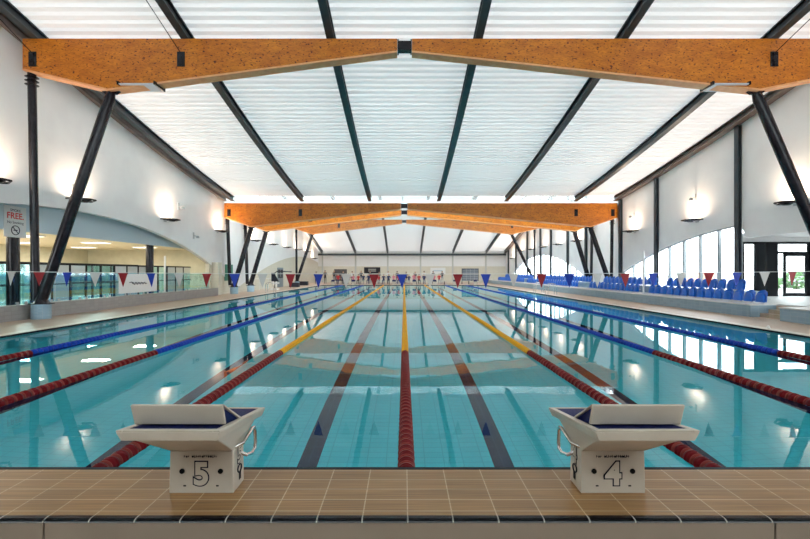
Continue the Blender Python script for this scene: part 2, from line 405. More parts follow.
# purlins: each a long curved steel beam, one object each
def purlin(x, zf, ya, yb, label, w=.26, h=.34, m='purlin', n=28):
    o = MB()
    for i in range(n):
        a = ya+(yb-ya)*i/n; b = ya+(yb-ya)*(i+1)/n; za, zb = zf(a), zf(b)
        def sec(y, z): return [(x-w/2,y,z),(x+w/2,y,z),(x+w/2,y,z+.05),(x+.04,y,z+.05),(x+.04,y,z+h-.05),(x+w/2,y,z+h-.05),(x+w/2,y,z+h),(x-w/2,y,z+h),(x-w/2,y,z+h-.05),(x-.04,y,z+h-.05),(x-.04,y,z+.05),(x-w/2,y,z+.05)]
        o.add(sec(a,za)+sec(b,zb), [(j,(j+1)%12,12+(j+1)%12,12+j) for j in range(12)])
        if i in (0, n-1):
            k = sec(a,za) if i == 0 else sec(b,zb); o.add(k, [(0,1,2,11),(10,3,4,9),(8,5,6,7)])
    o = o.build('roof_purlin', M[m]); tag(o, label, 'beam', 'steel purlins under the roof'); return o
ords = ['along the left wall', 'second from the left wall', 'left of the middle', 'right of the middle', 'second from the right side', 'nearest the right edge beam']
for x, s_ in zip(PUR, ords):
    purlin(x, z_roof1, -3.9, 31.6, 'dark steel purlin under the near roof, ' + s_)
    purlin(x, z_roof2, 33.7, YE-.3, 'dark steel purlin under the far roof, ' + s_, n=18)
purlin(XR-.2, z_roof1, -3.9, 31.6, 'brownish steel edge beam where the near roof meets the right wall', .34, .34, 'purlin_brown')
purlin(XR-.2, z_roof2, 33.7, YE-.3, 'brownish steel edge beam where the far roof meets the right wall', .34, .34, 'purlin_brown')
purlin(XL+.12, z_roof1, -3.9, 31.6, 'brownish steel edge beam where the near roof meets the left wall', .2, .34, 'purlin_brown')

# ---------------------------------------------------------------- timber beams on raking steel columns
FRAMES = [  # depth, top z, left end, left apex, right apex, right end, apex bottom z
    (14.6, 9.48, -12.83, -9.97, 11.95, 15.35, 7.80, 'nearest'),
    (31.4, 6.62, -13.0, -11.1, 13.5, 15.4, 4.95, 'second'),
    (34.8, 6.62, -12.95, -11.1, 13.7, 15.4, 4.95, 'third'),
    (50.0, 7.66, -12.6, -10.6, 12.4, 15.35, 6.02, 'farthest')]
for fi, (d, zt, xl, al, ar, xr, zb, nm) in enumerate(FRAMES):
    d += .2
    for s, xe, xa in ((-1, xl, al), (1, xr, ar)):
        side = 'left' if s < 0 else 'right'
        r = empty('timber_roof_beam', (s*.25, d, zt))
        tag(r, 'orange speckled timber beam, %s half of the %s roof frame' % (side, nm), 'beam', 'timber roof beams')
        x0 = 0; X = lambda x: x - s*.25
        poly = [(0,0),(X(xe),0),(X(xe),-1.0),(X(xa),zb-zt),(0,-.40)]
        MB().prism(poly, -.2, .2, 'y').build('timber_body', M['ply'], r, bevel=.012)
        e = X(xa)
        # bottom lamination, coloured paler to stand for the lit underside
        lam = MB()
        for (p, q) in (((X(xe),-1.0),(e,zb-zt)),((e,zb-zt),(0,-.40))):
            lam.hexa([(p[0],-.2,p[1]-.06),(q[0],-.2,q[1]-.06),(q[0],.2,q[1]-.06),(p[0],.2,p[1]-.06)] if q[0]>p[0] else [(q[0],-.2,q[1]-.06),(p[0],-.2,p[1]-.06),(p[0],.2,p[1]-.06),(q[0],.2,q[1]-.06)],
                     [(p[0],-.2,p[1]-.002),(q[0],-.2,q[1]-.002),(q[0],.2,q[1]-.002),(p[0],.2,p[1]-.002)] if q[0]>p[0] else [(q[0],-.2,q[1]-.002),(p[0],-.2,p[1]-.002),(p[0],.2,p[1]-.002),(q[0],.2,q[1]-.002)])
        lo = lam.build('bottom_lamination', noisy('lit-tone lamination', (.75,.34,.14), (.82,.42,.20), 5, .5), r); 
        # steel plates and tie rods
        for px_ in ((xe - s*.35), s*7.5 if s < 0 else s*12.4):
            bx_ = X(px_)
            br = MB().box(bx_-.13, bx_+.13, -.225, -.2, -.95, -.45).box(bx_-.05, bx_+.05, -.26, -.22, -.9, -.5)
            bo = br.build('steel_bracket', M['steel'], r, bevel=.005)
            if fi == 0:
                zz = z_roof1(d-1.7) - zt
                MB().tube([(bx_, -.24, -.5), (bx_ - .35 if s < 0 else bx_+.5, -1.7, zz+.1)], .014, 6).build('tie_rod', M['steel'], bo)
    # connector at the ridge
    r = MB().box(-.20,.20,-.14,.14,-.34,-.04).box(-.24,-.2,-.18,.18,-.38,0).box(.2,.24,-.18,.18,-.38,0).build('beam_connector', M['steel'], bevel=.01, loc=(0,d,zt))
    tag(r, 'black steel connector joining the two halves of the %s timber beam' % nm, 'connector', 'beam connectors')
    # V columns
    for s, xa in ((-1, al), (1, ar)):
        side = 'left' if s < 0 else 'right'
        zf = DECK if s < 0 else .5
        ped = .5 if s < 0 else .12
        bx = -12.36 if s < 0 else 14.95
        k = MB().lathe([(.28,0),(.28,ped-.03),(.26,ped)], 32).build('column_pedestal', M['pedestal'], loc=(bx,d,zf))
        tag(k, 'round pale blue mosaic pedestal under the %s %s column' % (nm, side), 'pedestal', 'column pedestals')
        z0 = zf + ped
        r = empty('steel_column', (bx, d, z0)); tag(r, 'dark steel V-shaped column under the %s timber beam, %s side' % (nm, side), 'column', 'raking steel columns')
        xe = xl + .15 if s < 0 else xr - .3
        top = zt - 1.08 - z0
        vx = xe - bx
        MB().tube([(vx*.6, 0, .12), (vx, 0, top)], .125 if s < 0 else .11, 16).build('vertical_pole', M['steel'], r)
        col = MB()
        for q in range(3): col.lathe([(.13,-.03),(.2,0),(.13,.03)], 16, (vx,0,top-.14-.13*q))
        col.build('collar', M['steel'], r)
        rk = MB(); ex = xa - bx; ez = zb - .06 - z0
        rk.tube([(0,0,.1),(ex*.97,0,ez*.97),(ex,0,ez)], .14, 16, radii=[.17,.17,.12]); rk.build('raking_strut', M['steel'], r)
        MB().prism([(ex-.18,ez-.06),(ex+.16,ez-.06),(ex+.3,ez+.04),(ex-.32,ez+.04)], -.05, .05, 'y').build('head_plate', M['steel'], r)
        bs = MB().lathe([(.27,0),(.27,.03),(.22,.08),(.17,.2),(.12,.3)], 20); bs.box(-.33,.33,-.16,.16,0,.03); bs.build('base_shoe', M['steel'], r)
# luminaires under the near beam
for s, xa in ((-1, -8.95), (1, 10.9)):
    r = empty('beam_luminaire', (xa, 14.8, 8.0)); side = 'left' if s < 0 else 'right'
    sl = .105*(-s)
    tag(r, 'flat pale lamp panel fixed under the nearest timber beam, %s side' % side, 'lamp', 'lamps under the near beam')
    hx = .58
    MB().hexa([(-hx,-.3,-.10-hx*sl*-1*0),(hx,-.3,-.10),(hx,.3,-.10),(-hx,.3,-.10)], [(-hx,-.3,-.06),(hx,-.3,-.06),(hx,.3,-.06),(-hx,.3,-.06)]).build('lamp_panel', mat('pale lamp panel', (.60,.64,.72), .4), r)
    for q in (-hx-.06, hx): MB().box(q,q+.06,-.32,.32,-.11,0).build('end_bracket', M['steel'], r)

# ---------------------------------------------------------------- wall columns on the right wall
for i, y in enumerate((20.1, 26.6, 31.0, 36.9, 41.0, 45.7, 49.2, 54.5, 60.0, 64.3)):
    top = (z_roof1(y) if y < 32 else z_roof2(y)) - .02
    mb = MB().box(-.16,.0,-.02,.02,0,top-.5).box(-.18,-.14,-.12,.12,0,top-.5).box(-.04,0,-.12,.12,0,top-.5)
    r = mb.build('wall_column', M['purlin'], loc=(XR-.005, y, .5))
    tag(r, 'slim dark steel column against the right wall, number %s from the entrance' % ['one','two','three','four','five','six','seven','eight','nine','ten'][i], 'column', 'wall columns on the right')
# ---------------------------------------------------------------- windows under the arches, right wall
def window(n, y0, y1, crown, zc, step, flat=None):
    f = MB(); y = y0; ys = []
    while y <= y1 + 1e-6: ys.append(y); y += step
    for i, y in enumerate(ys):
        z = arch_z(y, crown, zc)
        if z > .6: f.box(XR+.06, XR+.2, y-.06, y+.06, .5, z+.05)
    N = 40
    for i in range(N):
        a = y0+(y1-y0)*i/N; b = y0+(y1-y0)*(i+1)/N
        za, zb = arch_z(a,crown,zc), arch_z(b,crown,zc)
        if min(za,zb) < .55: continue
        f.bar((XR+.12,a,za), (XR+.12,b,zb), .14, .10)
    f.box(XR+.06, XR+.2, y0, y1, .5, .58)
    r = struct(f, 'window_%d' % n, M['window_frame'])
    g = MB()
    for i in range(N):
        a = y0+(y1-y0)*i/N; b = y0+(y1-y0)*(i+1)/N
        za, zb = max(.5,arch_z(a,crown,zc)), max(.5,arch_z(b,crown,zc))
        if za <= .5 and zb <= .5: continue
        g.add([(XR+.13,a,.5),(XR+.13,b,.5),(XR+.13,b,zb),(XR+.13,a,za)], [(0,1,2,3)])
    g.build('window_glass', M['glass'], r)
window(2, 20.25, 33.0, 18.6, 3.87, 1.34)
window(3, 35.2, 63.6, 50, 3.6, 1.42)
# raised floor on the right, entrance lobby
struct(MB().box(12.35, 22.5, 15.42, YE, DECK, .46).box(12.35,22.5,-4,14.08,DECK,.46).box(13.3,22.5,14.08,15.42,DECK,.46), 'floor_raised', M['plinth'])
struct(MB().box(12.2,12.35,15.42,YE,DECK,.46), 'trim_18', M['plinth'])
struct(MB().box(12.2,12.35,-4,14.08,DECK,.46), 'trim_19', M['plinth'])
struct(MB().box(12.2,13.3,15.36,15.42,DECK,.46).box(12.2,13.3,14.08,14.14,DECK,.46), 'trim_20', M['plinth_end'])
struct(MB().box(12.17,12.5,15.34,YE,.46,.50).box(12.17,12.5,-4,14.16,.46,.50), 'trim_21', M['cap'])
struct(MB().box(12.55,13.3,14.14,15.36,DECK,.19).box(12.85,13.3,14.14,15.36,.19,.32).box(13.12,13.3,14.14,15.36,.32,.46), 'trim_22', M['step'])
struct(MB().box(12.5,22.5,15.42,YE,.46,.50).box(12.5,22.5,-4,14.08,.46,.5).box(13.3,22.5,14.08,15.42,.46,.5), 'floor_stand', M['cap'])
# riser for the back row of seats
struct(MB().box(13.45,14.6,17.5,YE-4,.5,.86), 'trim_23', M['plinth'])
# lobby shell
LX, LY = 15.76, 20.5
lob = MB().box(LX,22.5,LY+.06,LY+.2,3.05,3.3).box(22.5,22.7,4,LY+.2,.5,3.45).box(LX,22.7,4,LY+.2,3.3,3.45)
struct(lob, 'wall_lobby', M['end_wall'])
dk = MB(); Q = .55
for x0, x1 in ((15.76,15.95),(16.5,16.9),(17.02,17.48)): dk.box(x0,x1,LY-.1,LY+.05,.5,3.05)
dk.box(LX,22.5,LY-.05,LY+.05,2.95,3.06); dk.box(19.05,19.6,LY-.1,LY+.05,.5,3.05)
struct(dk, 'trim_24', M['frame'])
ef = struct(MB().box(17.48,17.58,LY-.04,LY+.02,.5,2.95).box(18.97,19.05,LY-.04,LY+.02,.5,2.95).box(17.48,19.05,LY-.04,LY+.02,2.5,2.6), 'door_1', M['frame'])
dl = MB(); dl.box(17.58,17.85,LY-.03,LY+.02,.5,.54)
dl.box(17.85,17.97,LY-.03,LY+.02,.5,2.5).box(18.87,18.97,LY-.03,LY+.02,.5,2.5).box(17.97,18.87,LY-.03,LY+.02,2.38,2.5).box(17.97,18.87,LY-.03,LY+.02,.5,.66)
dl.build('door_leaf', M['frame'], ef)
MB().tube([(18.05,LY-.1,1.2),(18.05,LY-.1,1.7)],.018,8).tube([(18.05,LY-.1,1.25),(18.05,LY-.03,1.25)],.012,8).tube([(18.05,LY-.1,1.65),(18.05,LY-.03,1.65)],.012,8).build('door_handle', M['chrome'], ef)
MB().box(17.97,18.87,LY,LY+.005,.66,2.38).box(17.58,17.85,LY,LY+.005,.54,2.5).box(17.58,18.97,LY,LY+.005,2.6,2.95).build('door_glass', M['glass'], ef)
struct(MB().box(15.95,16.5,LY,LY+.005,.5,2.95).box(16.9,17.02,LY,LY+.005,.5,2.95), 'window_4', M['glass'])
# outside: ground, car, hedge
struct(MB().add([(15.8,20.75,.3),(120,20.75,.3),(120,160,.3),(15.8,160,.3)], [(0,1,2,3)]), 'ground_outside', M['asphalt'])
car = empty('parked_car', (33.2, 37.5, .3), .35)
tag(car, 'grey car parked outside beyond the glass entrance door', 'car')
cb_ = [(-2.1,.35),(2.1,.35),(2.15,.75),(1.5,.95),(.8,1.42),(-1.0,1.45),(-1.8,.98),(-2.15,.9)]
MB().prism(cb_, -.85, .85, 'y').build('car_body', M['carpaint'], car, bevel=.08)
MB().prism([(1.35,.97),(.76,1.36),(-.95,1.38),(-1.6,1.0)], -.86, .86, 'y').build('car_window', M['dark'], car)
for wx in (-1.35, 1.35):
    for wy in (-.8, .8): MB().lathe([(.32,-.1),(.32,.1)], 20, (wx,wy,.32), axis='y').build('wheel', M['dark'], car)
def bush(name, x, y, z, rx, rz, label, n=420):
    mb = MB(); rnd = random.Random(int(x*10+y))
    for i in range(n):
        u = rnd.uniform(-1,1); a = rnd.uniform(0,2*PI); r = rnd.uniform(.55,1)**.5; q = math.sqrt(1-u*u)*r
        p = Vector((rx*q*math.cos(a), rx*q*math.sin(a), rz*(1+u*r)))
        t = Vector((rnd.gauss(0,1),rnd.gauss(0,1),rnd.gauss(0,1))).normalized()*.16*rx; b = t.orthogonal().normalized()*.09*rx
        mb.add([p-t, p+b, p+t, p-b], [(0,1,2,3)])
    root = empty(name, (x,y,z)); tag(root, label, 'shrub', 'shrubs outside the windows')
    mb.build('foliage', M['leaf'], root); MB().tube([(0,0,0),(0,0,rz)], .08, 8).build('stem', mat('bark', (.1,.07,.05), .8), root)
bush('garden_shrub', 25.5, 30.5, .3, .8, .55, 'green shrub outside behind the right-hand windows')
bush('garden_shrub', 30.5, 33.8, .3, .9, .7, 'green shrub outside near the parked car')
o = MB().box(0,.3,0,5,0,1.3).build('garden_wall', M['brick'], loc=(30,42,.3)); tag(o, 'low red brick wall outside beyond the windows', 'wall')

# ---------------------------------------------------------------- left side hall behind the first arch
struct(MB().box(-24.3,-24,-4,33,0,3.4), 'wall_hall', M['olive'])
struct(MB().box(-24,XL-.3,33,33.2,0,3.4), 'wall_hall_end', M['olive'])
struct(MB().box(-24,-13.9,-4,33,3.3,3.4), 'ceiling_hall', mat('hall ceiling', (.55,.54,.42), .7))
bk = MB().box(-13.95,-13.85,-4,31,3.12,4.6)
struct(bk, 'wall_bulkhead', M['bulkhead_blue'])
struct(MB().box(-13.85,XL-.2,-4,31,4.45,4.55), 'ceiling_bulkhead', M['bulkhead_blue'])
struct(MB().box(-12.93,-12.66,8,29.6,DECK,.55), 'wall_low', M['grey_tile'])
struct(MB().box(-13.2,-12.66,29.61,30.2,DECK,2.3), 'trim_25', M['cream'])
# light panels in the hall ceiling
for i, (x, y) in enumerate(((-17,15),(-17,19.5),(-17,24),(-17,28.5),(-21,15),(-21,19.5),(-21,24),(-21,28.5))):
    r = empty('ceiling_light', (x,y,3.3)); tag(r, 'flat light panel in the side hall ceiling, %s row, %s' % ('near' if x > -18 else 'rear', ['first','second','third','fourth'][i%4] + ' from the near end'), 'ceiling light', 'side hall ceiling lights')
    MB().box(-.65,.65,-.35,.35,-.06,-.0).build('housing', M['white_plastic'], r); MB().box(-.6,.6,-.3,.3,-.075,-.06).build('diffuser', M['panel_light'], r)
    ld = bpy.data.lights.new('panel_lamp', 'AREA'); ld.shape = 'RECTANGLE'; ld.size = 1.2; ld.size_y = .6; ld.energy = 130; ld.color = (1,.93,.78)
    lo = bpy.data.objects.new('panel_lamp', ld); COL.objects.link(lo); lo.parent = r; lo.location = (0,0,-.085)
# glass balustrade on the low wall: one pane at a time
y = 9.0; k = 0
while y < 28.5:
    r = MB().box(-.006,.006,0,1.36,0,1.02).build('balustrade_pane', M['teal_glass'], loc=(-12.84,y,.57))
    tag(r, 'pale teal glass balustrade pane on the low grey wall, %s from the camera' % (['first','second','third','fourth','fifth','sixth','seventh','eighth','ninth','tenth','eleventh','twelfth','thirteenth','fourteenth','fifteenth'][k]), 'glass panel', 'balustrade panes')
    MB().box(-.02,.02,.1,.2,-.02,.07).box(-.02,.02,1.16,1.26,-.02,.07).build('clamp', M['lightsteel'], r)
    y += 1.4; k += 1
# glazed partition deeper in the hall
pf = MB(); gl = MB(); wp = MB(); y = 10.5; k = 0
while y < 30.5:
    pf.box(-15.05,-14.97,y-.035,y+.035,DECK,2.0)
    kind = (k*7) % 5
    if kind in (1, 4): wp.box(-15.02,-15.0,y+.05,y+.95,DECK+.1,1.98)
    elif kind == 3: wp.box(-15.02,-15.0,y+.05,y+.95,1.45,1.95); gl.box(-15.02,-15.01,y+.04,y+.96,DECK+.1,1.4)
    else: gl.box(-15.02,-15.01,y+.04,y+.96,DECK+.1,1.95)
    y += 1.0; k += 1
pf.box(-15.05,-14.97,10.5,30.5,1.94,2.02).box(-15.05,-14.97,10.5,30.5,DECK,DECK+.1).box(-15.04,-14.98,10.5,30.5,1.1,1.14)
r = empty('glazed_partition', (0,0,0)); tag(r, 'long black-framed glazed partition with some white panels in the side hall', 'partition')
pf.build('partition_frame', M['frame'], r); gl.build('glass', M['teal_glass'], r); wp.build('white_panel', M['white_plastic'], r)
# second glazed row behind
pf = MB(); y = 9.5
while y < 31: pf.box(-19.05,-18.97,y-.05,y+.05,DECK,2.1); y += 1.7
pf.box(-19.05,-18.97,9.5,31,2.05,2.15).box(-19.03,-18.99,9.5,31,1.0,1.06)
r = empty('glazed_screen', (0,0,0)); tag(r, 'black framed glass screen deeper in the side hall behind the partition', 'partition')
pf.build('screen_frame', M['frame'], r); MB().box(-19.02,-19.01,9.5,31,DECK,2.05).build('glass', M['teal_glass'], r)
for i, (x, y) in enumerate(((-14.4,16.0),(-14.4,24.6))):
    r = MB().lathe([(.2,0),(.2,3.9),(.2,4.0)], 20).build('hall_column', M['steel'], loc=(x,y,DECK))
    tag(r, 'round black column in the side hall %s' % ('behind the white notice' if i == 0 else 'behind the white banner'), 'column')
# banner on the balustrade
r = empty('banner', (-12.81, 21.0, 1.1)); tag(r, 'white banner with dark script mark tied to the glass balustrade', 'banner')
MB().box(-.008,.008,-1.5,1.5,-.44,.45).build('banner_sheet', M['white_plastic'], r)
pts = [(-.0,-.55+.045*i,.06*math.sin(i*1.25)*(1-.012*i)) for i in range(26)]
MB().tube([(.016,p[1],p[2]) for p in pts], .016, 6).tube([(.016,-.75,.05),(.016,-.6,.07),(.016,-.5,0)], .014, 6).build('script_mark', M['ink'], r)
# notice
r = empty('notice_board', (-13.83, 15.45, 3.42)); tag(r, 'white notice with red and black words hanging above the left balustrade', 'sign')
MB().box(-.01,.01,-.44,.44,-.55,.55).build('board', M['white_plastic'], r)
RX = Matrix.Rotation(PI/2, 4, 'Z') @ Matrix.Rotation(PI/2, 4, 'X')
text('SMOKE', .13, M['ink'], r, 'lettering', Matrix.Translation((.014,0,.40)) @ RX)
text('FREE.', .30, M['red_ink'], r, 'red_lettering', Matrix.Translation((.014,0,.20)) @ RX, .006)
text('No Smoking', .13, M['ink'], r, 'lettering', Matrix.Translation((.014,0,-.03)) @ RX)
ring = MB().tube([(.014,.16*math.cos(a*PI/12),-.30+.16*math.sin(a*PI/12)) for a in range(25)], .014, 6).tube([(.014,-.11,-.19),(.014,.11,-.41)], .012, 6).box(.01,.018,-.08,.08,-.315,-.285)
ring.build('round_symbol', M['ink'], r)
# things on the far left wall
for nm_, y, y2, z0, z1, m, lab, cat in (('wall_board', 31.75, 33.2, 1.0, 2.2, 'green', 'green board on the left wall between the paired columns', 'board'),):
    o = MB().box(0,.05,0,y2-y,0,z1-z0).build(nm_, M[m], loc=(XL-.03,y,z0)); tag(o, lab, cat)
dr = struct(MB().box(XL-.03,XL+.03,45.0,47.0,DECK,2.1), 'door_2', mat('grey door', (.22,.27,.30), .5))
MB().box(XL+.03,XL+.035,45.12,45.9,1.0,1.9).box(XL+.03,XL+.035,46.1,46.88,1.0,1.9).build('door_glass', M['dark'], dr)
MB().box(XL+.03,XL+.09,45.93,45.97,.9,1.15).build('door_handle', M['chrome'], dr)
r = empty('pool_hoist', (-11.6, 39.0, DECK)); tag(r, 'black and white pool hoist standing by the left wall', 'hoist')
MB().box(-.3,.3,-.4,.4,0,.12).build('base', M['white_plastic'], r); MB().tube([(0,0,.1),(0,0,1.5),(.2,0,1.65),(1.5,0,1.6)], .05, 8).build('arm', M['dark'], r)
MB().prism([(-.3,.75),(.35,.75),(-.05,1.5),(-.3,1.5)], -.05, .05, 'y').build('backrest', M['dark'], r)
MB().box(-.25,.35,-.25,.25,.55,.65).build('seat', M['white_plastic'], r)

# ---------------------------------------------------------------- uplights on the side walls
def uplight(x, y, z, s, label, watts=UPLIGHT_W):
    r = empty('wall_uplight', (x, y, z)); tag(r, label, 'wall lamp', 'uplights on the side walls')
    n = -s     # direction into the hall
    fr = MB(); P = [(0,-.28),(n*.55,-.12),(n*.62,0),(n*.55,.12),(0,.28),(-n*0.0,0)]
    pts = [(0,-.42,0),(n*.35,-.5,0),(n*.75,-.15,.0),(n*.75,.15,0),(n*.35,.5,0),(0,.42,0)]
    fr.tube(pts, .035, 8); fr.tube([(0,-.2,0),(n*.72,0,0),(0,.2,0)], .03, 8); fr.build('lamp_frame', M['steel'], r)
    MB().box(min(0,n*.03),max(0,n*.03),-.12,.12,-.12,.14).build('wall_plate', M['lightsteel'], r)
    MB().lathe([(.12,-.10),(.24,-.02),(.26,.04),(.24,.05)], 20, (n*.4,0,0)).build('lamp_bowl', M['steel'], r)
    MB().lathe([(.21,.05),(.20,.055)], 20, (n*.4,0,0)).build('lamp_lens', M['lampglass'], r)
    ld = bpy.data.lights.new('uplight_lamp', 'AREA'); ld.shape = 'DISK'; ld.size = .38; ld.energy = watts; ld.color = (1,.75,.55)
    lo = bpy.data.objects.new('uplight_lamp', ld); COL.objects.link(lo); lo.parent = r; lo.location = (n*.4,0,.07); lo.rotation_euler = (PI, 0, 0)
ordn = ['first','second','third','fourth','fifth','sixth','seventh','eighth','ninth','tenth']
for i, y in enumerate((13.5, 17.25, 23.8, 30.5, 37.5, 42.5, 47.5, 52.5, 57.5, 62)):
    uplight(XL, y, 4.5 if y < 32 else 4.35 if y < 60 else 3.6, -1, 'black wall uplight on the left wall, %s from the camera' % ordn[i])
for i, y in enumerate((11.3, 17.2, 23.0, 29.2, 38.4, 43, 47.6, 52.2, 56.8, 61.5)):
    uplight(XR, y, 4.38 if y < 60 else 3.6, 1, 'black wall uplight on the right wall, %s from the camera' % ordn[i])
for i, (x, y, z) in enumerate(((XR,23.1,5.6),(XR,29.3,5.45),(XL,25.2,5.45),(XL,17.2,4.9),(XL,27,3.9))):
    s = -1 if x > 0 else 1
    r = empty('wall_camera', (x,y,z)); tag(r, 'small grey camera bracket on the %s wall %s' % ('right' if x > 0 else 'left', '%s' % ['above the second uplight','above the third uplight','above the third lamp','by the second lamp','beside the fourth lamp'][i]), 'camera', 'small wall brackets')
    MB().box(min(0,s*.04),max(0,s*.04),-.06,.06,-.2,.2).tube([(0,0,.0),(s*.25,0,-.05)],.03,8).build('bracket', M['lightsteel'], r)
    MB().lathe([(.09,-.08),(.09,.0),(.05,.06)],14,(s*.28,0,-.08)).build('camera_head', M['window_frame'], r)

# ---------------------------------------------------------------- starting blocks
def start_block(x, digit, inner, label, detail=True):
    """x centre; inner = +1 when the visible side faces +x"""
    r = empty('starting_block', (x, 0, PT)); tag(r, label, 'starting block', 'starting blocks on the near platform' if detail else 'starting blocks at the far end')
    b = MB(); y0, y1 = 2.675, 2.85; h = .26; w = .194
    b.hexa([(-w-.004,y0-.004,0),(w+.004,y0-.004,0),(w+.004,y1,0),(-w-.004,y1,0)], [(-w,y0,h),(w,y0,h),(w,y1,h),(-w,y1,h)])
    ped_ = b.build('pedestal', M['block'], r, bevel=.006)
    # flared hopper under the top
    f = MB(); f.hexa([(-w,y0,h),(w,y0,h),(w,y1,h),(-w,y1,h)], [(-.235,2.33,.468),(.235,2.33,.468),(.235,2.98,.372),(-.235,2.98,.372)])
    f.build('flare', M['block'], r, bevel=.006)
    # sloping top slab with raised lip
    def zt(y): return .527 - (y-2.29)*.150
    s = MB(); hw = .274; ya, yb = 2.29, 3.04
    s.hexa([(-hw+.02,ya+.01,zt(ya)-.06),(hw-.02,ya+.01,zt(ya)-.06),(hw-.02,yb-.01,zt(yb)-.055),(-hw+.02,yb-.01,zt(yb)-.055)],
           [(-hw,ya,zt(ya)-.012),(hw,ya,zt(ya)-.012),(hw,yb,zt(yb)-.012),(-hw,yb,zt(yb)-.012)])
    for xa, xb, p, q in ((-hw,-hw+.035,ya,yb),(hw-.035,hw,ya,yb),(-hw+.035,hw-.035,ya,ya+.045),(-hw+.035,hw-.035,yb-.03,yb)):
        s.hexa([(xa,p,zt(p)-.012),(xb,p,zt(p)-.012),(xb,q,zt(q)-.012),(xa,q,zt(q)-.012)], [(xa,p,zt(p)),(xb,p,zt(p)),(xb,q,zt(q)),(xa,q,zt(q))])
    s.build('top_slab', M['block'], r, bevel=.004)
    g = MB(); p, q, e = ya+.047, yb-.032, .037
    g.hexa([(-hw+e,p,zt(p)-.011),(hw-e,p,zt(p)-.011),(hw-e,q,zt(q)-.011),(-hw+e,q,zt(q)-.011)], [(-hw+e,p,zt(p)-.004),(hw-e,p,zt(p)-.004),(hw-e,q,zt(q)-.004),(-hw+e,q,zt(q)-.004)])
    g.build('grip_mat', M['navy_mat'], r)
    # angled kick plate
    kp = MB(); kw = .232
    A = (2.375,.632); B = (2.415, zt(2.415)+.004); Cc = (2.66, zt(2.66)+.0)
    kp.prism([A,(A[0]+.02,A[1]+.002),(B[0]+.022,B[1]),(B[0],B[1])], -kw-.02, kw+.02, 'x')
    kpo = kp.build('kick_plate', M['block'], r, bevel=.006)
    for sx in (-1,1):
        MB().prism([(A[0]+.02,A[1]-.002),(A[0]+.034,A[1]-.004),(Cc[0]+.01,Cc[1]),(Cc[0]-.012,Cc[1])], sx*kw-.012, sx*kw+.012, 'x').build('side_rail', M['block'], kpo)
    MB().add([(-kw,A[0]+.022,A[1]-.008),(kw,A[0]+.022,A[1]-.008),(kw,Cc[0]-.01,Cc[1]-.003),(-kw,Cc[0]-.01,Cc[1]-.003),
              (-kw,B[0]+.02,B[1]-.003),(kw,B[0]+.02,B[1]-.003)], [(0,1,2,3),(0,3,4),(1,5,2),(0,4,5,1),(4,3,2,5)]).build('kick_grip', M['navy_mat'], kpo)
    # chrome backstroke handles both sides
    for sx in (-1,1):
        hx = sx*.232
        P = [(sx*.19,2.79,.205),(hx,2.80,.185),(hx,2.90,.155),(hx,2.955,.165),(hx,2.965,.20),(hx,2.955,.285),(hx,2.94,.312),(hx,2.91,.318),(hx,2.74,.285),(sx*.19,2.70,.275)]
        MB().tube(P, .011, 10).build('handle', M['chrome'], r)
    if detail:
        for hx in (-.118, .118): MB().lathe([(.0155,0),(.0155,.006)], 20, (hx-.01*inner*-1*0,2.667,.137), axis='y').build('plug', M['hole'], ped_)
        FX = Matrix.Rotation(PI/2, 4, 'X')
        T = Matrix.Translation((0,2.6705,.115)) @ FX
        text(digit, .19, M['ink'], ped_, 'numeral', T, .014)
        T2 = Matrix.Translation((0,2.6685,.115)) @ FX
        text(digit, .19, M['block'], ped_, 'numeral_fill', T2, .0065, .001)
        # small maker's line above the numeral: short illegible marks, as in the photograph
        mk = MB(); rnd = random.Random(3)
        xx = -.105
        for q in range(17):
            ww = rnd.uniform(.006,.010)
            if q not in (3,):
                mk.box(xx, xx+ww*.35, 2.6675, 2.67, .222, .222+rnd.uniform(.010,.016)); mk.box(xx, xx+ww, 2.6675, 2.67, .222+rnd.choice((0,.006)), .226+rnd.choice((0,.006)))
            xx += .0122
        mk.build('lettering', M['ink'], ped_)
        for hx in (-.10,.10): MB().box(hx-.008,hx+.008,2.667,2.67,.045,.052).build('label_mark', M['hole'], ped_)
        # side face: numeral, ring, slot
        sx = inner*.2005
        RS = (Matrix.Rotation(PI/2*inner, 4, 'Z') @ Matrix.Rotation(PI/2, 4, 'X'))
        text(digit, .15, M['ink'], ped_, 'numeral', Matrix.Translation((sx,2.765,.20)) @ RS, .007)
        text(digit, .15, M['block'], ped_, 'numeral_fill', Matrix.Translation((sx+inner*.0012,2.765,.20)) @ RS, .001, .001)
        MB().tube([(sx,2.765+.03*math.cos(a*PI/10),.115+.024*math.sin(a*PI/10)) for a in range(21)], .004, 6).build('round_mark', M['ink'], ped_)
        MB().box(min(sx,sx+inner*.003),max(sx,sx+inner*.003),2.752,2.782,.045,.092).build('slot', M['hole'], ped_, bevel=.002)
    else:
        r.rotation_euler = (0,0,PI); r.location = (x, Y1+.2+2.95, DECK)
    return r
start_block(-1.265, '5', 1, 'white starting block numbered 5 with navy top, left on the tiled platform')
start_block(1.265, '4', -1, 'white starting block numbered 4 with navy top, right on the tiled platform')
first = start_block(-8.75, '', 1, 'small white starting block at the far pool end, leftmost', False)
for i in range(1, 8):
    c_ = copy_tree(first); c_.location.x = -8.75 + 2.5*i
    c_['label'] = 'small white starting block at the far pool end, %s from the left' % ['','second','third','fourth','fifth','sixth','seventh','eighth'][i]

